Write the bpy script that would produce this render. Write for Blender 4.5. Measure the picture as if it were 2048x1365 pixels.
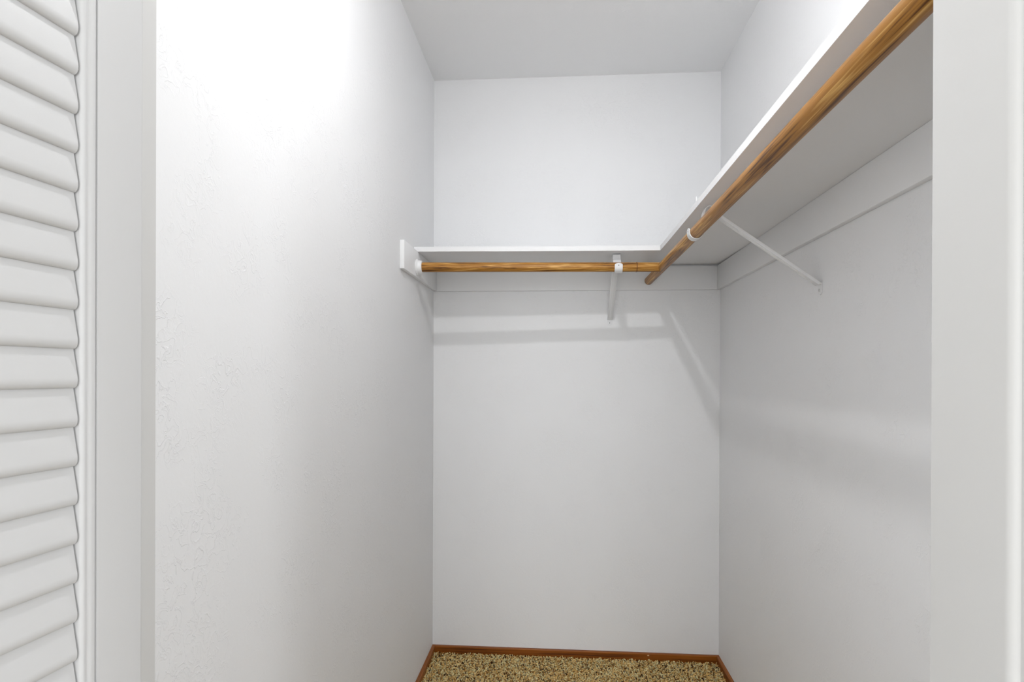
import bpy, bmesh, math, random
import numpy as np
from mathutils import Vector, Matrix

for o in list(bpy.data.objects):
    bpy.data.objects.remove(o, do_unlink=True)
scene = bpy.context.scene
COL = scene.collection

# ------------------------------------------------------------------ camera
CAM_H = 1.17
yaw, pit, rol = 0.07449, -0.00185, 0.00334
F = Vector((-math.sin(yaw) * math.cos(pit), math.cos(yaw) * math.cos(pit), math.sin(pit)))
R0 = Vector((math.cos(yaw), math.sin(yaw), 0.0))
U0 = R0.cross(F)
R = R0 * math.cos(rol) + U0 * math.sin(rol)
U = U0 * math.cos(rol) - R0 * math.sin(rol)
cd = bpy.data.cameras.new('camera')
cd.sensor_fit = 'HORIZONTAL'
cd.sensor_width = 36.0
cd.lens = 1200.0 / 2048.0 * 36.0
cd.shift_y = (752.3 - 682.5) / 2048.0
cd.clip_start = 0.02
cam = bpy.data.objects.new('camera', cd)
COL.objects.link(cam)
m = Matrix.Identity(4)
for i in range(3):
    m[i][0] = R[i]; m[i][1] = U[i]; m[i][2] = -F[i]
m[2][3] = CAM_H
cam.matrix_world = m
scene.camera = cam

# ------------------------------------------------------------------ light and exposure
world = bpy.data.worlds.new('sky')
scene.world = world
world.use_nodes = True
bg = world.node_tree.nodes['Background']
bg.inputs['Color'].default_value = (0.80, 0.88, 1.0, 1)
bg.inputs['Strength'].default_value = 0.6

vs = scene.view_settings
vs.view_transform = 'Standard'
vs.look = 'None'
vs.gamma = 1.0
vs.use_curve_mapping = False
vs.exposure = 0.0

BULB_STRENGTH = 960.0
WINDOW_POWER = 28.0
REAR_FILL_POWER = 132.0  # added fill lamp in the rear wall
LEFT_FILL_POWER = 40.0  # added fill lamp in the left wall, brightens the closet's right side


def area_lamp(name, loc, rot, sx, sz, power, col):
    l = bpy.data.lights.new(name, 'AREA')
    l.shape = 'RECTANGLE'
    l.size = sx
    l.size_y = sz
    l.energy = power
    l.color = col
    o = bpy.data.objects.new(name, l)
    COL.objects.link(o)
    o.location = loc
    o.rotation_euler = rot
    return o


# bedroom window on the right; left and rear area lamps are added fill
WIN_R = (2.60, -1.56, -1.00, 0.75, 2.10)       # x, y0, y1, z0, z1
FILL_L = (-2.00, -2.75, -1.30, 0.10, 1.80)      # x, y0, y1, z0, z1
FILL_B = (-5.20, -1.60, 1.60, 0.20, 2.15)       # y, x0, x1, z0, z1
area_lamp('daylight_right', (WIN_R[0] + 0.03, (WIN_R[1] + WIN_R[2]) / 2, (WIN_R[3] + WIN_R[4]) / 2),
         (0, math.radians(90), 0), WIN_R[4] - WIN_R[3], WIN_R[2] - WIN_R[1], WINDOW_POWER, (0.93, 0.965, 1.0))
area_lamp('fill_left', (FILL_L[0] - 0.03, (FILL_L[1] + FILL_L[2]) / 2, (FILL_L[3] + FILL_L[4]) / 2),
         (0, math.radians(-90), 0), FILL_L[4] - FILL_L[3], FILL_L[2] - FILL_L[1], LEFT_FILL_POWER, (0.93, 0.965, 1.0))
area_lamp('fill_rear', ((FILL_B[1] + FILL_B[2]) / 2, FILL_B[0] - 0.03, (FILL_B[3] + FILL_B[4]) / 2),
         (math.radians(90), 0, math.radians(0)), FILL_B[2] - FILL_B[1], FILL_B[4] - FILL_B[3], REAR_FILL_POWER, (0.93, 0.965, 1.0))

# ------------------------------------------------------------------ room measures (metres)
XL, XR, YB = -0.5175, 0.6603, 2.493            # closet side walls and back wall
YF0, YF1 = 0.474, 0.600                        # front wall, room face / closet face
JL, JR = -0.4188, 0.3556                       # jamb faces
HEAD = 2.06
CEIL = 2.405
BX0, BX1, BY0 = -2.0, 2.6, -5.2                # bedroom


# ------------------------------------------------------------------ materials
def srgb(r, g, b):
    def c(v):
        v /= 255.0
        return v / 12.92 if v <= 0.04045 else ((v + 0.055) / 1.055) ** 2.4
    return (c(r), c(g), c(b), 1.0)


def new_mat(name):
    mt = bpy.data.materials.new(name)
    mt.use_nodes = True
    nt = mt.node_tree
    return mt, nt, nt.nodes['Principled BSDF']


def nd(nt, t, **kw):
    n = nt.nodes.new(t)
    for k, v in kw.items():
        setattr(n, k, v)
    return n


def ramp(nt, stops, interp='LINEAR'):
    r = nt.nodes.new('ShaderNodeValToRGB')
    cr = r.color_ramp
    cr.interpolation = interp
    while len(cr.elements) < len(stops):
        cr.elements.new(0.5)
    for e, (p, c) in zip(cr.elements, stops):
        e.position = p
        e.color = c if len(c) == 4 else (*c, 1)
    return r


def g(v):
    return (v, v, v, 1)


def textured_wall(name, col, amount=1.0):
    """painted drywall with a light skip-trowel texture"""
    mt, nt, b = new_mat(name)
    L = nt.links.new
    tc = nd(nt, 'ShaderNodeTexCoord')
    n1 = nd(nt, 'ShaderNodeTexNoise'); n1.inputs['Scale'].default_value = 38; n1.inputs['Detail'].default_value = 3
    n1.inputs['Distortion'].default_value = 1.2
    n2 = nd(nt, 'ShaderNodeTexNoise'); n2.inputs['Scale'].default_value = 9; n2.inputs['Detail'].default_value = 2
    n3 = nd(nt, 'ShaderNodeTexNoise'); n3.inputs['Scale'].default_value = 130; n3.inputs['Detail'].default_value = 2
    for n in (n1, n2, n3):
        L(tc.outputs['Object'], n.inputs['Vector'])
    ridge = ramp(nt, [(0.0, g(0)), (0.47, g(0)), (0.50, g(1)), (0.515, g(0.55)), (0.60, g(0.3)), (1.0, g(0.2))])
    L(n1.outputs['Fac'], ridge.inputs['Fac'])
    mask = ramp(nt, [(0.44, g(0.04)), (0.62, g(1))])
    L(n2.outputs['Fac'], mask.inputs['Fac'])
    mul = nd(nt, 'ShaderNodeMath', operation='MULTIPLY')
    L(ridge.outputs['Color'], mul.inputs[0]); L(mask.outputs['Color'], mul.inputs[1])
    ad = nd(nt, 'ShaderNodeMath', operation='MULTIPLY_ADD')
    L(n3.outputs['Fac'], ad.inputs[0]); ad.inputs[1].default_value = 0.22; L(mul.outputs[0], ad.inputs[2])
    bp = nd(nt, 'ShaderNodeBump')
    bp.inputs['Strength'].default_value = 0.44 * amount
    bp.inputs['Distance'].default_value = 0.0016
    L(ad.outputs[0], bp.inputs['Height'])
    L(bp.outputs['Normal'], b.inputs['Normal'])
    b.inputs['Base Color'].default_value = col
    b.inputs['Roughness'].default_value = 0.62
    b.inputs['Specular IOR Level'].default_value = 0.25
    return mt


def paint(name, col, rough=0.42, bump=0.08, scuffs=False):
    mt, nt, b = new_mat(name)
    L = nt.links.new
    tc = nd(nt, 'ShaderNodeTexCoord')
    n = nd(nt, 'ShaderNodeTexNoise'); n.inputs['Scale'].default_value = 70; n.inputs['Detail'].default_value = 3
    L(tc.outputs['Object'], n.inputs['Vector'])
    bp = nd(nt, 'ShaderNodeBump'); bp.inputs['Strength'].default_value = bump; bp.inputs['Distance'].default_value = 0.001
    L(n.outputs['Fac'], bp.inputs['Height']); L(bp.outputs['Normal'], b.inputs['Normal'])
    b.inputs['Base Color'].default_value = col
    if scuffs:
        v = nd(nt, 'ShaderNodeTexVoronoi'); v.inputs['Scale'].default_value = 9.0
        mp = nd(nt, 'ShaderNodeMapping'); mp.inputs['Scale'].default_value = (1.0, 1.6, 1.0)
        L(tc.outputs['Object'], mp.inputs['Vector']); L(mp.outputs['Vector'], v.inputs['Vector'])
        r = ramp(nt, [(0.0, g(1)), (0.012, g(1)), (0.030, g(0))])
        L(v.outputs['Distance'], r.inputs['Fac'])
        mx = nd(nt, 'ShaderNodeMix', data_type='RGBA')
        mx.inputs[6].default_value = col
        mx.inputs[7].default_value = (col[0] * 0.6, col[1] * 0.59, col[2] * 0.57, 1)
        L(r.outputs['Color'], mx.inputs[0])
        L(mx.outputs[2], b.inputs['Base Color'])
    b.inputs['Roughness'].default_value = rough
    b.inputs['Specular IOR Level'].default_value = 0.35
    return mt


def wood(name, dark, mid, light, axis, scale=1.0, rough=0.42, coat=0.06):
    """straight-grained wood, grain runs along the given local axis"""
    mt, nt, b = new_mat(name)
    L = nt.links.new
    tc = nd(nt, 'ShaderNodeTexCoord')
    mp = nd(nt, 'ShaderNodeMapping')
    s = [1.0, 1.0, 1.0]
    s[axis] = 0.03
    mp.inputs['Scale'].default_value = s
    L(tc.outputs['Object'], mp.inputs['Vector'])
    big = nd(nt, 'ShaderNodeTexNoise'); big.inputs['Scale'].default_value = 48 * scale
    big.inputs['Detail'].default_value = 2; big.inputs['Distortion'].default_value = 0.6
    L(mp.outputs['Vector'], big.inputs['Vector'])
    fine = nd(nt, 'ShaderNodeTexNoise'); fine.inputs['Scale'].default_value = 330 * scale
    fine.inputs['Detail'].default_value = 3
    mp2 = nd(nt, 'ShaderNodeMapping')
    s2 = [1.0, 1.0, 1.0]
    s2[axis] = 0.022
    mp2.inputs['Scale'].default_value = s2
    L(tc.outputs['Object'], mp2.inputs['Vector'])
    L(mp2.outputs['Vector'], fine.inputs['Vector'])
    cath = nd(nt, 'ShaderNodeMath', operation='MULTIPLY'); cath.inputs[1].default_value = 7.0
    L(big.outputs['Fac'], cath.inputs[0])
    fr = nd(nt, 'ShaderNodeMath', operation='PINGPONG'); fr.inputs[1].default_value = 1.0
    L(cath.outputs[0], fr.inputs[0])
    mixv = nd(nt, 'ShaderNodeMath', operation='MULTIPLY_ADD')
    L(fine.outputs['Fac'], mixv.inputs[0]); mixv.inputs[1].default_value = 0.74
    h = nd(nt, 'ShaderNodeMath', operation='MULTIPLY'); h.inputs[1].default_value = 0.26
    L(fr.outputs[0], h.inputs[0]); L(h.outputs[0], mixv.inputs[2])
    r = ramp(nt, [(0.30, dark), (0.46, mid), (0.56, mid), (0.74, light)])
    L(mixv.outputs[0], r.inputs['Fac'])
    L(r.outputs['Color'], b.inputs['Base Color'])
    bp = nd(nt, 'ShaderNodeBump'); bp.inputs['Strength'].default_value = 0.15; bp.inputs['Distance'].default_value = 0.0006
    L(fine.outputs['Fac'], bp.inputs['Height']); L(bp.outputs['Normal'], b.inputs['Normal'])
    b.inputs['Roughness'].default_value = rough
    b.inputs['Specular IOR Level'].default_value = 0.32
    b.inputs['Coat Weight'].default_value = coat
    b.inputs['Coat Roughness'].default_value = 0.25
    return mt


M = {}
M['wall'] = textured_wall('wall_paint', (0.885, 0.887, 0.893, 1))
M['ceiling'] = textured_wall('ceiling_paint', (0.915, 0.916, 0.918, 1), 0.5)
M['bedroom'] = textured_wall('bedroom_paint', (0.78, 0.78, 0.782, 1))
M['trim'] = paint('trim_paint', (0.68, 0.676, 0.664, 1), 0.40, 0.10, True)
M['door'] = paint('door_paint', (0.66, 0.66, 0.662, 1), 0.45, 0.06, True)
M['shelf'] = paint('shelf_paint', (0.885, 0.887, 0.892, 1), 0.5, 0.10)
M['cleat'] = paint('cleat_paint', (0.885, 0.887, 0.892, 1), 0.5, 0.12)
M['metal'] = paint('white_enamel', (0.84, 0.845, 0.85, 1), 0.35, 0.04)
M['plastic'] = paint('white_plastic', (0.86, 0.86, 0.86, 1), 0.3, 0.02)
M['dark'] = paint('dark_recess', (0.05, 0.05, 0.05, 1), 0.6, 0.0)
RW = (srgb(88, 50, 10), srgb(166, 114, 44), srgb(220, 174, 100))
M['rod_x'] = wood('rod_wood_across', *RW, axis=0)
M['rod_y'] = wood('rod_wood_along', *RW, axis=1)
M['rod_ring'] = wood('rod_joint_wood', srgb(80, 45, 16), srgb(120, 76, 32), srgb(140, 92, 44), axis=0)
BW = (srgb(88, 42, 4), srgb(142, 78, 16), srgb(174, 104, 34))
M['base_x'] = wood('baseboard_wood_across', *BW, axis=0, scale=0.6)
M['base_y'] = wood('baseboard_wood_along', *BW, axis=1, scale=0.6)


def carpet_ground():
    mt, nt, b = new_mat('carpet_backing')
    L = nt.links.new
    tc = nd(nt, 'ShaderNodeTexCoord')
    n = nd(nt, 'ShaderNodeTexNoise'); n.inputs['Scale'].default_value = 220; n.inputs['Detail'].default_value = 3
    L(tc.outputs['Object'], n.inputs['Vector'])
    r = ramp(nt, [(0.3, srgb(120, 106, 88)), (0.5, srgb(182, 168, 146)), (0.7, srgb(212, 200, 180))])
    L(n.outputs['Fac'], r.inputs['Fac']); L(r.outputs['Color'], b.inputs['Base Color'])
    bp = nd(nt, 'ShaderNodeBump'); bp.inputs['Strength'].default_value = 0.8; bp.inputs['Distance'].default_value = 0.006
    L(n.outputs['Fac'], bp.inputs['Height']); L(bp.outputs['Normal'], b.inputs['Normal'])
    b.inputs['Roughness'].default_value = 0.95
    return mt


def carpet_yarn():
    mt, nt, b = new_mat('carpet_yarn')
    a = nd(nt, 'ShaderNodeAttribute'); a.attribute_name = 'yarn'
    nt.links.new(a.outputs['Color'], b.inputs['Base Color'])
    b.inputs['Roughness'].default_value = 0.9
    b.inputs['Specular IOR Level'].default_value = 0.15
    return mt


M['ground'] = carpet_ground()
M['yarn'] = carpet_yarn()


# ------------------------------------------------------------------ helpers
def link(name, me, mat=None, parent=None, loc=None):
    o = bpy.data.objects.new(name, me)
    COL.objects.link(o)
    if mat is not None and me is not None and not me.materials:
        me.materials.append(mat)
    if parent is not None:
        o.parent = parent
    if loc is not None:
        o.location = loc
    return o


def bm_obj(name, bm, mat, parent=None, smooth=False, loc=None):
    bmesh.ops.recalc_face_normals(bm, faces=bm.faces)
    me = bpy.data.meshes.new(name)
    bm.to_mesh(me)
    bm.free()
    if smooth:
        for p in me.polygons:
            p.use_smooth = True
        try:
            me.set_sharp_from_angle(angle=math.radians(38))
        except Exception:
            pass
    return link(name, me, mat, parent, loc)


def add_box(bm, x0, x1, y0, y1, z0, z1):
    vs_ = [bm.verts.new((x, y, z)) for x in (x0, x1) for y in (y0, y1) for z in (z0, z1)]
    for q in ((0, 1, 3, 2), (4, 6, 7, 5), (0, 4, 5, 1), (2, 3, 7, 6), (0, 2, 6, 4), (1, 5, 7, 3)):
        bm.faces.new([vs_[i] for i in q])
    return vs_


def bevel(bm, w, seg=2, edges=None):
    bmesh.ops.bevel(bm, geom=list(edges if edges is not None else bm.edges), offset=w, segments=seg, affect='EDGES', profile=0.5)


def box(name, x0, x1, y0, y1, z0, z1, mat, parent=None, bev=0.0, seg=2, loc=None):
    bm = bmesh.new()
    add_box(bm, x0, x1, y0, y1, z0, z1)
    if bev > 0:
        bevel(bm, bev, seg)
    return bm_obj(name, bm, mat, parent, smooth=bev > 0, loc=loc)


def tag(o, label, cat, group=None):
    o['label'] = label
    o['category'] = cat
    if group:
        o['group'] = group
    return o


def struct(o, label=None, cat=None):
    o['kind'] = 'structure'
    if label:
        o['label'] = label
    if cat:
        o['category'] = cat
    return o


def empty(name, loc, rz=0.0):
    o = bpy.data.objects.new(name, None)
    COL.objects.link(o)
    o.location = loc
    o.rotation_euler = (0, 0, rz)
    o.empty_display_size = 0.05
    return o


def prism(bm, prof, a0, a1, mapper):
    """closed profile extruded between a0 and a1; mapper(a, p, q) -> xyz"""
    n = len(prof)
    A = [bm.verts.new(mapper(a0, p, q)) for p, q in prof]
    B = [bm.verts.new(mapper(a1, p, q)) for p, q in prof]
    for i in range(n):
        bm.faces.new((A[i], A[(i + 1) % n], B[(i + 1) % n], B[i]))
    bm.faces.new(A)
    bm.faces.new(B[::-1])


def lathe(bm, axis_o, axis_d, prof, seg=40):
    """revolve (distance along axis, radius) profile; closes the ends"""
    d = Vector(axis_d).normalized()
    ref = Vector((0, 0, 1)) if abs(d.z) < 0.9 else Vector((1, 0, 0))
    u = d.cross(ref).normalized()
    w = d.cross(u)
    o = Vector(axis_o)
    rings = []
    for t, r in prof:
        if r < 1e-6:
            rings.append([bm.verts.new(o + d * t)])
        else:
            rings.append([bm.verts.new(o + d * t + (u * math.cos(2 * math.pi * k / seg) + w * math.sin(2 * math.pi * k / seg)) * r) for k in range(seg)])
    for a, b in zip(rings, rings[1:]):
        for k in range(seg):
            k2 = (k + 1) % seg
            if len(a) == 1 and len(b) == 1:
                continue
            if len(a) == 1:
                bm.faces.new((a[0], b[k], b[k2]))
            elif len(b) == 1:
                bm.faces.new((a[k], b[0], a[k2]))
            else:
                bm.faces.new((a[k], b[k], b[k2], a[k2]))
    for rg in (rings[0], rings[-1]):
        if len(rg) > 2:
            try:
                bm.faces.new(rg)
            except Exception:
                pass


def strap(bm, pts, widths, thick):
    """flat metal strip following pts (o, z) in the local y-z plane, width along local x"""
    P = [Vector((0, p[0], p[1])) for p in pts]
    n = len(P)
    rows = []
    for i in range(n):
        t = (P[min(i + 1, n - 1)] - P[max(i - 1, 0)]).normalized()
        nn = Vector((0, -t.z, t.y)) * (thick / 2)
        w = widths[i] / 2 if isinstance(widths, (list, tuple)) else widths / 2
        rows.append([bm.verts.new(P[i] + nn + Vector((s * w, 0, 0))) for s in (-1, 1)] +
                    [bm.verts.new(P[i] - nn + Vector((s * w, 0, 0))) for s in (1, -1)])
    for a, b in zip(rows, rows[1:]):
        for k in range(4):
            bm.faces.new((a[k], a[(k + 1) % 4], b[(k + 1) % 4], b[k]))
    bm.faces.new(rows[0])
    bm.faces.new(rows[-1][::-1])


def smooth_path(pts, n=6):
    """Catmull-Rom through 2-D points"""
    out = []
    for i in range(len(pts) - 1):
        p0 = Vector(pts[max(i - 1, 0)]); p1 = Vector(pts[i]); p2 = Vector(pts[i + 1]); p3 = Vector(pts[min(i + 2, len(pts) - 1)])
        for k in range(n):
            t = k / n
            out.append(0.5 * ((2 * p1) + (p2 - p0) * t + (2 * p0 - 5 * p1 + 4 * p2 - p3) * t * t + (3 * p1 - p0 - 3 * p2 + p3) * t ** 3))
    out.append(Vector(pts[-1]))
    return [(v.x, v.y) for v in out]


# ------------------------------------------------------------------ closet shell
WT = 0.10
struct(box('wall_left', XL - WT, XL, YF1, YB + WT, 0, CEIL, M['wall']), 'white textured closet wall on the left', 'wall')
struct(box('wall_right', XR, XR + WT, YF1, YB + WT, 0, CEIL, M['wall']), 'white textured closet wall under the long shelf on the right', 'wall')
struct(box('wall_back', XL, XR, YB, YB + WT, 0, CEIL, M['wall']), 'white textured closet wall at the back behind the short shelf', 'wall')
struct(box('ceiling', BX0 - WT, BX1 + WT, BY0 - WT, YB + WT, CEIL, CEIL + 0.1, M['ceiling']), 'flat white ceiling', 'ceiling')
struct(box('floor', BX0 - WT, BX1 + WT, BY0 - WT, YB + WT, -0.1, 0.0, M['ground']), 'floor under the tan carpet', 'floor')

# front wall of the closet with the door opening
bm = bmesh.new()
JT = 0.016
add_box(bm, BX0, JL - JT, YF0, YF1, 0, CEIL)
add_box(bm, JR + 0.0065 + JT, BX1, YF0, YF1, 0, CEIL)
add_box(bm, JL - JT, JR + 0.0065 + JT, YF0, YF1, HEAD + JT, CEIL)
struct(bm_obj('wall_front', bm, M['bedroom']), 'wall around the closet doorway', 'wall')

# bedroom around the camera
bm = bmesh.new()
x, y0, y1, z0, z1 = FILL_L
add_box(bm, x - WT, x, BY0 - WT, y0, 0, CEIL)
add_box(bm, x - WT, x, y1, YF1, 0, CEIL)
add_box(bm, x - WT, x, y0, y1, 0, z0)
add_box(bm, x - WT, x, y0, y1, z1, CEIL)
struct(bm_obj('wall_bedroom_left', bm, M['bedroom']))
x, y0, y1, z0, z1 = WIN_R
bm = bmesh.new()
add_box(bm, x, x + WT, BY0 - WT, y0, 0, CEIL)
add_box(bm, x, x + WT, y1, YF1, 0, CEIL)
add_box(bm, x, x + WT, y0, y1, 0, z0)
add_box(bm, x, x + WT, y0, y1, z1, CEIL)
struct(bm_obj('wall_bedroom_right', bm, M['bedroom']))
y, x0, x1, z0, z1 = FILL_B
bm = bmesh.new()
add_box(bm, BX0, x0, y - WT, y, 0, CEIL)
add_box(bm, x1, BX1, y - WT, y, 0, CEIL)
add_box(bm, x0, x1, y - WT, y, 0, z0)
add_box(bm, x0, x1, y - WT, y, z1, CEIL)
struct(bm_obj('wall_bedroom_rear', bm, M['bedroom']))


# casings around the right window and the two added fill-light openings
def opening_frame(name, u0, u1, z0, z1, mapper, label):
    bm = bmesh.new()
    c = 0.06
    for a0, a1, b0, b1 in ((u0 - c, u0, z0 - c, z1 + c), (u1, u1 + c, z0 - c, z1 + c), (u0, u1, z1, z1 + c), (u0, u1, z0 - c, z0)):
        prism(bm, [(a0, b0), (a1, b0), (a1, b1), (a0, b1)], 0.0, 0.014, mapper)
    return struct(bm_obj(name, bm, M['trim']), label, 'window')


opening_frame('window_1', WIN_R[1], WIN_R[2], WIN_R[3], WIN_R[4], lambda a, p, q: (WIN_R[0] - a, p, q), 'white cased bedroom window beside the closet')
opening_frame('fill_frame_left', FILL_L[1], FILL_L[2], FILL_L[3], FILL_L[4], lambda a, p, q: (FILL_L[0] + a, p, q), 'tall white cased opening added for fill light, across from the narrow window')
opening_frame('fill_frame_rear', FILL_B[1], FILL_B[2], FILL_B[3], FILL_B[4], lambda a, p, q: (p, FILL_B[0] + a, q), 'wide white cased opening added for fill light, facing the closet')

# ------------------------------------------------------------------ baseboards (stained wood)
BH, BT = 0.033, 0.012


def baseboard_mat(base, flecks):
    """stained wood with little chips of pale paint at given local spots"""
    mt = base.copy()
    nt = mt.node_tree
    L = nt.links.new
    b = nt.nodes['Principled BSDF']
    src = b.inputs['Base Color'].links[0].from_socket
    tc = nd(nt, 'ShaderNodeTexCoord')
    cur = src
    for (px, py, pz, rx, rz) in flecks:
        sub = nd(nt, 'ShaderNodeVectorMath', operation='SUBTRACT'); sub.inputs[1].default_value = (px, py, pz)
        L(tc.outputs['Object'], sub.inputs[0])
        mul = nd(nt, 'ShaderNodeVectorMath', operation='MULTIPLY'); mul.inputs[1].default_value = (1 / rx, 1 / 0.05, 1 / rz)
        L(sub.outputs[0], mul.inputs[0])
        ln = nd(nt, 'ShaderNodeVectorMath', operation='LENGTH'); L(mul.outputs[0], ln.inputs[0])
        lt = nd(nt, 'ShaderNodeMath', operation='LESS_THAN'); lt.inputs[1].default_value = 1.0
        L(ln.outputs['Value'], lt.inputs[0])
        mx = nd(nt, 'ShaderNodeMix', data_type='RGBA')
        L(lt.outputs[0], mx.inputs[0]); L(cur, mx.inputs[6]); mx.inputs[7].default_value = srgb(226, 190, 150)
        cur = mx.outputs[2]
    L(cur, b.inputs['Base Color'])
    return mt


def board_profile():
    # (distance from wall, height): slightly eased top edge
    return [(0, 0), (BT, 0), (BT, BH - 0.003), (BT - 0.003, BH), (0, BH)]


bm = bmesh.new()
prism(bm, board_profile(), XL, XR, lambda a, p, q: (a, YB - p, q))
struct(bm_obj('baseboard_back', bm, baseboard_mat(M['base_x'], [(0.376, YB - BT, 0.0255, 0.0042, 0.0022)])), 'low stained wood baseboard along the back wall', 'baseboard')
bm = bmesh.new()
prism(bm, board_profile(), YF1, YB - BT, lambda a, p, q: (XL + p, a, q))
struct(bm_obj('baseboard_left', bm, M['base_y']), 'low stained wood baseboard along the left closet wall', 'baseboard')
bm = bmesh.new()
prism(bm, board_profile(), YF1, YB - BT, lambda a, p, q: (XR - p, a, q))
struct(bm_obj('baseboard_right', bm, M['base_y']), 'low stained wood baseboard along the right closet wall', 'baseboard')


# ------------------------------------------------------------------ door frame: jambs and casings
def jamb(name, xf, sgn, label):
    # board face at xf, thickness away from the opening; rounded nose towards the bedroom
    r = 0.007
    yn = 0.462
    prof = [(xf + sgn * JT, YF1), (xf + sgn * 0.0015, YF1), (xf, YF1 - 0.0015)]
    for k in range(7):
        a = math.pi / 2 * k / 6
        prof.append((xf + sgn * (r - r * math.cos(a)), yn + r - r * math.sin(a)))
    prof.append((xf + sgn * JT, yn))
    bm = bmesh.new()
    prism(bm, prof, 0.0, HEAD + JT, lambda a, p, q: (p, q, a))
    return struct(bm_obj(name, bm, M['trim'], smooth=True), label, 'door jamb')


STOP = 0.0065
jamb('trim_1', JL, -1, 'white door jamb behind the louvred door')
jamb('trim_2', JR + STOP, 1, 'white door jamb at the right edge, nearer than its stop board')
# proud stop board on the right jamb, its near edge rounded over
bm = bmesh.new()
prof = [(JR + STOP, YF1), (JR + 0.001, YF1), (JR, YF1 - 0.001)]
for k in range(9):
    a = math.pi / 2 * k / 8
    prof.append((JR + STOP * (1 - math.cos(a)), 0.4965 + 0.0085 * (1 - math.sin(a))))
prism(bm, prof, 0.0, HEAD, lambda a, p, q: (p, q, a))
struct(bm_obj('trim_7', bm, M['trim'], smooth=True), 'white stop board with a rounded near edge on the right door jamb', 'door stop')
bm = bmesh.new()
add_box(bm, JL, JR + STOP, 0.462, YF1, HEAD, HEAD + JT)
bevel(bm, 0.002)
struct(bm_obj('trim_3', bm, M['trim'], smooth=True), 'white head jamb across the top of the opening', 'door jamb')
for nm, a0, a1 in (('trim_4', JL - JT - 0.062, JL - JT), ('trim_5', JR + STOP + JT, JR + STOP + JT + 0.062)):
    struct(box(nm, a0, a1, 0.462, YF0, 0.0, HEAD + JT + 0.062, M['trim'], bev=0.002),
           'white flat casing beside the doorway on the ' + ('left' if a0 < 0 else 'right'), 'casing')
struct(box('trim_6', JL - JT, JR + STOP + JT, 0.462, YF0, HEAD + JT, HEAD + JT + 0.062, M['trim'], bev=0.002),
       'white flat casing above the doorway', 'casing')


# ------------------------------------------------------------------ folded louvred door (door_1)
PHI = math.radians(5.6)
door = empty('door_1', (-0.3610, 0.500, 0.012), -PHI)
struct(door, 'white louvred folding door pushed open against the left jamb', 'door')
LT, LW, LH = 0.025, 0.380, 2.02          # leaf thickness, width, height
S_FLAT, S_BEAD = 0.0473, 0.0137          # stile flat and its moulded bead
PITCH = 0.0303
CREV = 1.1585 - 0.012                    # a slat's lower edge, above the door's foot
RAILS = [(0.0, 0.150), (0.700, 0.790), (1.925, LH)]

# one slat in profile (n = out of the face, z), lower edge proud and rounded
slat_prof = [(-0.0070, 0.0000), (-0.0052, 0.0006), (-0.0038, 0.0020), (-0.0029, 0.0042), (-0.0026, 0.0070), (-0.0027, 0.0095),
             (-0.0084, PITCH + 0.0050), (-0.0100, PITCH + 0.0058), (-0.0140, PITCH + 0.0050), (-0.0095, 0.0020), (-0.0085, 0.0004)]
K = 0.855
slat_prof = [(n * K, z if z > 0.03 else z * K) for n, z in slat_prof]
y_a = -(S_FLAT + S_BEAD) + 0.004
y_b = -(LW - S_FLAT - S_BEAD) - 0.004
bm = bmesh.new()
GAP = 0.0018
prism(bm, slat_prof, y_b + 0.004 + GAP, y_a - 0.004 - GAP, lambda a, p, q: (p, a, q))
ten = [(-0.0080, 0.0085), (-0.0098, PITCH * 0.9), (-0.0112, PITCH * 0.9), (-0.0094, 0.0085)]
for t0, t1 in ((y_b, y_b + 0.004 + GAP + 0.001), (y_a - 0.005 - GAP, y_a)):
    prism(bm, ten, t0, t1, lambda a, p, q: (p, a, q))
bmesh.ops.recalc_face_normals(bm, faces=bm.faces)
slat_me = bpy.data.meshes.new('slat')
bm.to_mesh(slat_me); bm.free()
for p in slat_me.polygons:
    p.use_smooth = True
slat_me.set_sharp_from_angle(angle=math.radians(40))
slat_me.materials.append(M['door'])


def bead_profile(sgn, y_edge):
    # moulded edge of the stile seen beside the slats: two small rounds and a quirk (n, y)
    pts = []
    w = S_BEAD
    raw = [(0.000, -0.0022), (0.0012, -0.0016), (0.0022, -0.0003), (0.0050, 0.0000), (0.0078, -0.0003), (0.0092, -0.0012),
           (0.0106, -0.0012), (0.0120, -0.0006), (0.0140, -0.0008), (0.0155, -0.0022), (0.0160, -0.0040)]
    for t, n in raw:
        pts.append((n * 0.855, y_edge + sgn * t * 0.855))
    pts.append((-LT + 0.001, y_edge + sgn * w))
    pts.append((-LT + 0.001, y_edge))
    return pts


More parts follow.
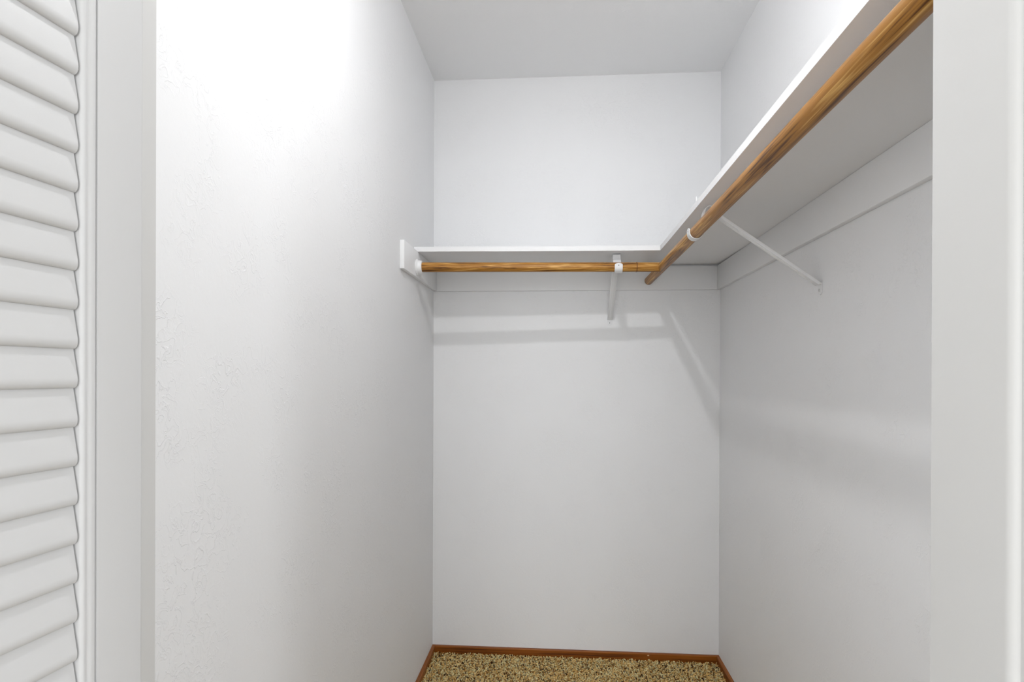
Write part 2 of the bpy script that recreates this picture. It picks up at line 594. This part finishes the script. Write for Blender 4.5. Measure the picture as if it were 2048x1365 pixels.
def leaf(nx):
    def put(o):
        o.location.x = nx
        return o
    for ya, yb, sg in ((0.0, -S_FLAT, -1), (-LW, -(LW - S_FLAT), 1)):
        bm = bmesh.new()
        add_box(bm, -LT, 0.0, min(ya, yb), max(ya, yb), 0.0, LH)
        vert_edges = [e for e in bm.edges if abs((e.verts[0].co - e.verts[1].co).z) > 1 and
                      abs(e.verts[0].co.y - ya) < 1e-5]
        bevel(bm, 0.003, 3, vert_edges)
        put(bm_obj('stile', bm, M['door'], door, smooth=True))
        bm = bmesh.new()
        prism(bm, bead_profile(sg, yb), RAILS[0][1] - 0.01, RAILS[2][0] + 0.01, lambda a, p, q: (p, q, a))
        put(bm_obj('bead', bm, M['door'], door, smooth=True))
    for (za, zb) in RAILS:
        bm = bmesh.new()
        add_box(bm, -LT + 0.0005, -0.0005, -(LW - S_FLAT), -S_FLAT, za, zb)
        bevel(bm, 0.0015, 2)
        put(bm_obj('rail', bm, M['door'], door, smooth=True))
    k0 = int((CREV - RAILS[0][1]) / PITCH)
    z = CREV - k0 * PITCH
    while z + PITCH < RAILS[2][0] + 0.012:
        if not (z + PITCH > RAILS[1][0] + 0.012 and z < RAILS[1][1] - 0.012):
            o = link('slat', slat_me, None, door)
            o.location = (nx, 0, z)
        z += PITCH


leaf(0.0)
leaf(-LT - 0.002)

# ------------------------------------------------------------------ shelf cleats and boards
ZC0, ZC1 = 1.518, 1.6137                  # cleats
ZS0, ZS1 = 1.615, 1.6325                   # shelf boards
XS = 0.3670                               # front edge of the long shelf
YS_L, YS_R = 2.140, 2.168                 # front edge of the short shelf, left and right end

tag(box('shelf_cleat', XL, XL + 0.015, 1.946, YB, ZC0 + 0.002, ZC1 + 0.001, M['cleat'], bev=0.0012),
    'short white cleat board on the left wall holding the rod end', 'cleat')
tag(box('shelf_cleat', XL + 0.015, XR - 0.015, YB - 0.015, YB, ZC0, ZC1, M['cleat'], bev=0.0010),
    'white cleat board along the back wall under the short shelf', 'cleat')
tag(box('shelf_cleat', XR - 0.015, XR, YF1 + 0.004, YB, ZC0, ZC1 + 0.001, M['cleat'], bev=0.0010),
    'long white cleat board along the right wall', 'cleat')

# short board along the back wall
bm = bmesh.new()
NX = 24
top, bot = [], []
for i in range(NX + 1):
    t = i / NX
    xx = XL + 0.001 + (XS - 0.0012 - XL - 0.001) * t
    yf = YS_L + (YS_R - YS_L) * t
    sag = -0.0012 * math.sin(math.pi * t) * (1 if t > 0.3 else 0.7)
    bot.append((bm.verts.new((xx, yf, ZS0 + sag)), bm.verts.new((xx, YB - 0.001, ZS0))))
    top.append((bm.verts.new((xx, yf, ZS1 + sag)), bm.verts.new((xx, YB - 0.001, ZS1))))
for i in range(NX):
    bm.faces.new((bot[i][0], bot[i + 1][0], bot[i + 1][1], bot[i][1]))
    bm.faces.new((top[i][0], top[i][1], top[i + 1][1], top[i + 1][0]))
    bm.faces.new((bot[i][0], top[i][0], top[i + 1][0], bot[i + 1][0]))
    bm.faces.new((bot[i][1], bot[i + 1][1], top[i + 1][1], top[i][1]))
for k in (0, NX):
    bm.faces.new((bot[k][0], bot[k][1], top[k][1], top[k][0]))
tag(bm_obj('shelf_board', bm, M['shelf']), 'short white shelf board along the back wall', 'shelf')

# long board along the right wall; its far end lifts a few millimetres off the cleats
bm = bmesh.new()
NY = 60
rows = []
for i in range(NY + 1):
    yy = YF1 + 0.004 + (YB - 0.001 - YF1 - 0.004) * i / NY
    t = max(0.0, (yy - 2.02) / (YB - 2.02))
    lift = 0.0060 * t * t * (3 - 2 * t)
    rows.append([bm.verts.new((xx, yy, zz + lift)) for xx, zz in ((XS, ZS0), (XR - 0.001, ZS0), (XR - 0.001, ZS1), (XS, ZS1))])
for a, b in zip(rows, rows[1:]):
    for k in range(4):
        bm.faces.new((a[k], a[(k + 1) % 4], b[(k + 1) % 4], b[k]))
bm.faces.new(rows[0]); bm.faces.new(rows[-1][::-1])
tag(bm_obj('shelf_board', bm, M['shelf']), 'long white shelf board along the right wall', 'shelf')

# ------------------------------------------------------------------ hanging rods
ROD_Z = 1.554
RB0 = Vector((XL + 0.015 + 0.012, 2.124, ROD_Z + 0.001))        # back rod, left end (in its socket)
RR_R = 0.0164
XROD = 0.3710                                                    # long rod axis
RB1 = Vector((XROD - 0.004, 2.164, ROD_Z))
rod = empty('closet_rod', RB0)
tag(rod, 'short wooden rod below the back shelf between socket and long rod', 'rod')
d = RB1 - RB0
Lr = d.length
bm = bmesh.new()
RBR = 0.0172
lathe(bm, (0, 0, 0), d, [(0.0, RBR - 0.001), (0.001, RBR), (Lr - 0.001, RBR - 0.0005), (Lr, RBR - 0.002)], 48)
bm_obj('rod_bar', bm, M['rod_x'], rod, smooth=True)
bm = bmesh.new()
tj = Lr - 0.088
lathe(bm, (0, 0, 0), d, [(tj, RBR - 0.003), (tj, RBR + 0.0004), (tj + 0.0035, RBR + 0.0004), (tj + 0.0035, RBR - 0.003)], 48)
jr = bm_obj('joint_ring', bm, M['rod_ring'], rod, smooth=True)
jr['label'] = 'dark joint line around the rod'

# socket on the left cleat
sock = empty('rod_socket', (XL + 0.015, RB0.y, RB0.z))
tag(sock, 'round white socket on the left cleat around the rod end', 'rod socket')
bm = bmesh.new()
lathe(bm, (0, 0, 0), (1, 0, 0), [(0, 0), (0, 0.0290), (0.003, 0.0295), (0.0055, 0.0285), (0.007, 0.0262), (0.007, 0.0)], 48)
bm_obj('flange', bm, M['plastic'], sock, smooth=True)
bm = bmesh.new()
lathe(bm, (0, 0, 0), (1, 0, 0), [(0.007, 0.0255), (0.010, 0.0245), (0.019, 0.0225), (0.0205, 0.0215), (0.0205, 0.0176), (0.007, 0.0176)], 48)
bm_obj('collar', bm, M['plastic'], sock, smooth=True)

# long rod on the right
RY0, RY1 = YF1 + 0.002, 2.474
lrod = empty('closet_rod', (XROD, RY0, ROD_Z))
tag(lrod, 'long wooden rod below the right shelf running towards the back', 'rod')
bm = bmesh.new()
lathe(bm, (0, 0, 0), (0, 1, 0), [(0, RR_R), (RY1 - RY0 - 0.0015, RR_R), (RY1 - RY0, RR_R - 0.0015)], 48)
bm_obj('rod_bar', bm, M['rod_y'], lrod, smooth=True)
bm = bmesh.new()
lathe(bm, (0, RY1 - RY0, 0), (0, 1, 0), [(-0.0005, 0.0146), (0.0006, 0.0146), (0.0006, 0.0)], 40)
bm_obj('end_grain', bm, M['rod_ring'], lrod, smooth=True)


# ------------------------------------------------------------------ shelf and rod brackets
def bracket(loc, rz, o_rod, r_rod, o_top, o_brace, label, skew=0.0, lean=0.0):
    """local frame: y points out from the wall, z up, origin on the wall under the shelf at floor height"""
    e = empty('shelf_bracket', loc, rz)
    tag(e, label, 'bracket')
    zr = ROD_Z
    rr = r_rod + 0.0022
    # hook: from under the shelf, down behind the rod, under it and up in front
    pts = [(o_top - 0.060, ZS0 - 0.0012), (o_top - 0.006, ZS0 - 0.0013), (o_top, ZS0 - 0.006)]
    pts += [(o_top + 0.004, ZS0 - 0.024)]
    a_in = (o_rod - rr * 0.98, zr + 0.004)
    hook = smooth_path([(o_top, ZS0 - 0.006), (o_top + 0.003, ZS0 - 0.022), (o_top * 0.45 + a_in[0] * 0.55, zr + 0.022), a_in], 6)
    arc = [(o_rod - rr * math.cos(t), zr - rr * math.sin(t)) for t in [math.pi * k / 22 for k in range(1, 22)]]
    tip = [(o_rod + rr, zr + 0.001), (o_rod + rr + 0.0003, zr + 0.005)]
    path = pts[:2] + hook + arc + tip
    W = 0.0275
    ws = [W] * len(path)
    bm = bmesh.new()
    strap(bm, path, ws, 0.0024)
    # rounded tip in front of the rod
    bmesh.ops.recalc_face_normals(bm, faces=bm.faces)
    n = 14
    zt = zr + 0.005
    for yy in (0,):
        fr, bk = [], []
        for k in range(n + 1):
            a = math.pi * k / n
            fr.append(bm.verts.new((W / 2 * math.cos(a), o_rod + rr + 0.0015, zt + 0.0065 * math.sin(a))))
            bk.append(bm.verts.new((W / 2 * math.cos(a), o_rod + rr - 0.0009, zt + 0.0065 * math.sin(a))))
        bm.faces.new(fr); bm.faces.new(bk[::-1])
        for k in range(n):
            bm.faces.new((fr[k], fr[k + 1], bk[k + 1], bk[k]))
        bm.faces.new((fr[0], bk[0], bk[n], fr[n]))
    for v in bm.verts:
        v.co.x += lean * max(0.0, min(1.0, (v.co.z - zr - 0.008) / (ZS0 - zr - 0.008)))
    hk = bm_obj('hook', bm, M['metal'], e, smooth=True)
    bm = bmesh.new()
    lathe(bm, (0, o_rod + rr + 0.0010, zr + 0.0035), (0, 1, 0), [(0, 0.0016), (0.0008, 0.0016), (0.0008, 0)], 12)
    bm_obj('pin_hole', bm, M['dark'], hk, smooth=True)
    # diagonal brace with a raised rib, and the foot screwed to the wall
    z_f = 1.400
    b0 = Vector((0, o_brace, ZS0 - 0.0065))
    b1 = Vector((0, 0.006, z_f))
    bm = bmesh.new()
    strap(bm, [(b0.y, b0.z), (b1.y, b1.z)], [0.024, 0.0205], 0.0075)
    bevel(bm, 0.0012, 2)
    def sk(bm):
        for v in bm.verts:
            v.co.x += skew * max(0.0, min(1.0, (b0.y - v.co.y) / (b0.y - b1.y)))
    sk(bm)
    br = bm_obj('brace', bm, M['metal'], e, smooth=True)
    bm = bmesh.new()
    dn = (b1 - b0).normalized()
    nn = Vector((0, -dn.z, dn.y))
    if nn.z > 0:
        nn = -nn
    q0, q1 = b0 + dn * 0.01 + nn * 0.0042, b1 - dn * 0.012 + nn * 0.0042
    strap(bm, [(q0.y, q0.z), (q1.y, q1.z)], [0.011, 0.009], 0.0024)
    bevel(bm, 0.0008, 1)
    sk(bm)
    bm_obj('rib', bm, M['metal'], br, smooth=True)
    bm = bmesh.new()
    prof = [(-0.0105, z_f + 0.004), (0.0105, z_f + 0.004)]
    for k in range(13):
        a = math.pi * k / 12
        prof.append((0.0105 * math.cos(a), z_f - 0.0165 - 0.0105 * math.sin(a)))
    prism(bm, prof, 0.0004, 0.0026, lambda a, p, q: (p, a, q))
    # bend joining foot and brace
    strap(bm, smooth_path([(0.0015, z_f - 0.003), (0.0025, z_f + 0.0005), (0.0075, z_f + 0.0012)], 4), 0.0212, 0.0022)
    sk(bm)
    ft = bm_obj('foot', bm, M['metal'], e, smooth=True)
    bm = bmesh.new()
    lathe(bm, (0, 0.0026, z_f - 0.0150), (0, 1, 0), [(0, 0.0042), (0.0008, 0.0040), (0.0016, 0.0026), (0.0018, 0)], 16)
    sk(bm)
    sc = bm_obj('screw', bm, M['metal'], ft, smooth=True)
    box('slot', skew - 0.0006, skew + 0.0006, 0.0042, 0.0047, z_f - 0.0182, z_f - 0.0118, M['dark'], ft)
    return e


yb = YB - 0.0
b_rod_y = RB0.y + (RB1.y - RB0.y) * ((0.2185 - RB0.x) / (RB1.x - RB0.x))
bracket((0.2165, YB, 0), math.pi, YB - b_rod_y, RBR, YB - 2.214, YB - 2.224, 'white metal bracket under the back shelf hooked around the short rod')
# right one: foot on the right wall, turned a little towards the back
bracket((XR, 1.648, 0), math.pi / 2, XR - XROD, RR_R, XR - XROD - 0.017, XR - 0.415,
        'white metal bracket under the right shelf hooked around the long rod', skew=-0.088, lean=-0.032)

# small white tab on the long shelf's edge, above the bracket
bm = bmesh.new()
add_box(bm, XS + 0.001, XS + 0.004, 1.632, 1.641, ZS1, ZS1 + 0.014)
bevel(bm, 0.0008, 2)
tag(bm_obj('shelf_tab', bm, M['plastic'], smooth=True), 'tiny white tab on the edge of the long shelf above its bracket', 'tab')

# ------------------------------------------------------------------ ceiling lamp of the closet
BULB = Vector((0.015, 1.035, 2.270))
lamp = empty('ceiling_lamp', (BULB.x, BULB.y, CEIL))
tag(lamp, 'small bulb with a shallow glowing dome on the closet ceiling', 'lamp')
bm = bmesh.new()
lathe(bm, (0, 0, 0), (0, 0, -1), [(0, 0), (0, 0.056), (0.008, 0.056), (0.016, 0.048), (0.030, 0.032), (0.052, 0.028), (0.054, 0.024), (0.054, 0)], 40)
bm_obj('lamp_holder', bm, M['plastic'], lamp, smooth=True)
mt, nt, b = new_mat('glowing_bulb')
b.inputs['Base Color'].default_value = (0.9, 0.9, 0.9, 1)
b.inputs['Emission Color'].default_value = (0.985, 0.99, 1.0, 1)
b.inputs['Emission Strength'].default_value = BULB_STRENGTH
bm = bmesh.new()
dz = CEIL - BULB.z
rb, hb = 0.026, 0.0190                    # shallow glowing dome below an opaque body
lathe(bm, (0, 0, 0), (0, 0, -1), [(0.0545, 0.0), (0.0545, 0.014), (0.070, 0.016), (0.100, 0.020), (dz - 0.004, rb), (dz, rb), (dz, 0.0)], 32)
bm_obj('bulb_body', bm, M['plastic'], lamp, smooth=True)
bm = bmesh.new()
prof = [(dz + 0.0002, 0.0), (dz + 0.0002, rb - 0.0004)]
for k in range(1, 9):
    a = math.pi / 2 * k / 8
    prof.append((dz + 0.0002 + hb * math.sin(a), max((rb - 0.0004) * math.cos(a), 0.0)))
prof[-1] = (dz + 0.0002 + hb, 0.0)
lathe(bm, (0, 0, 0), (0, 0, -1), prof, 24)
bm_obj('bulb_dome', bm, mt, lamp, smooth=True)

# ------------------------------------------------------------------ carpet pile
rng = np.random.default_rng(7)


def carpet(x0, x1, y0, y1, step):
    nx = int((x1 - x0) / step); ny = int((y1 - y0) / step)
    gx, gy = np.meshgrid(np.arange(nx), np.arange(ny), indexing='ij')
    n = nx * ny
    cx = x0 + (gx.ravel() + 0.5 + rng.uniform(-.48, .48, n)) * step
    cy = y0 + (gy.ravel() + 0.5 + rng.uniform(-.48, .48, n)) * step
    hd = rng.uniform(0, 2 * np.pi, n)
    cv = rng.uniform(-1.6, 1.6, n)
    ln = rng.uniform(0.0050, 0.0105, n)
    hh = rng.uniform(0.0060, 0.0115, n)
    w = rng.uniform(0.0015, 0.0023, n)
    # four rings of a triangular tube: root, rise, bend, tip
    T = [(0.0, 0.0, 1.0), (0.15, 0.62, 1.15), (0.55, 1.0, 1.1), (1.05, 0.86, 0.55)]
    rings = []
    for (s, h, ww) in T:
        a = hd + cv * s
        px = cx + np.cos(a) * ln * s
        py = cy + np.sin(a) * ln * s
        pz = hh * h
        tx, ty = -np.sin(a), np.cos(a)
        ux, uy = np.cos(a), np.sin(a)
        up = 0.25 if s < 0.3 else 1.0
        fw = 1.0 if s < 0.3 else 0.15
        v1 = np.stack([px + tx * w * ww, py + ty * w * ww, pz - 0.3 * w * up], 1)
        v2 = np.stack([px - tx * w * ww, py - ty * w * ww, pz - 0.3 * w * up], 1)
        v3 = np.stack([px - ux * w * ww * fw, py - uy * w * ww * fw, pz + w * ww * up], 1)
        rings += [v1, v2, v3]
    V = np.stack(rings, 1).reshape(-1, 3)         # n*12
    V[:, 0] = np.clip(V[:, 0], x0, x1)
    V[:, 1] = np.clip(V[:, 1], y0, y1)
    V[:, 2] = np.maximum(V[:, 2], 0.0)
    f = []
    for r in range(3):
        for k in range(3):
            k2 = (k + 1) % 3
            f.append((r * 3 + k, r * 3 + k2, (r + 1) * 3 + k2, (r + 1) * 3 + k))
    f = np.array(f)                                # 9 quads
    Fq = (f[None] + (np.arange(n) * 12)[:, None, None]).reshape(-1, 4)
    me = bpy.data.meshes.new('carpet_pile')
    me.vertices.add(len(V)); me.vertices.foreach_set('co', V.astype(np.float32).ravel())
    me.loops.add(Fq.size); me.loops.foreach_set('vertex_index', Fq.astype(np.int32).ravel())
    me.polygons.add(len(Fq))
    me.polygons.foreach_set('loop_start', np.arange(0, Fq.size, 4, dtype=np.int32))
    me.polygons.foreach_set('use_smooth', np.ones(len(Fq), dtype=bool))
    me.update(calc_edges=True)
    pal = np.array([srgb(255, 230, 174), srgb(248, 210, 142), srgb(226, 184, 112), srgb(168, 122, 64), srgb(80, 52, 22)])
    lum = pal[:, :3].mean(1, keepdims=True)
    pal[:, :3] = lum + (pal[:, :3] - lum) * 1.0
    pal[:, :3] = np.clip(pal[:, :3], 0.01, 0.92)
    pick = rng.choice(5, n, p=[.30, .34, .20, .09, .07])
    c = pal[pick] * rng.uniform(0.88, 1.1, (n, 1))
    c[:, 3] = 1
    att = me.color_attributes.new('yarn', 'FLOAT_COLOR', 'POINT')
    att.data.foreach_set('color', np.repeat(c, 12, axis=0).astype(np.float32).ravel())
    me.materials.append(M['yarn'])
    return me


cp = link('carpet_pile', carpet(XL + BT, XR - BT, YF1, YB - BT, 0.0064))
cp['kind'] = 'stuff'
tag(cp, 'speckled tan and brown twisted carpet pile on the closet floor', 'carpet')
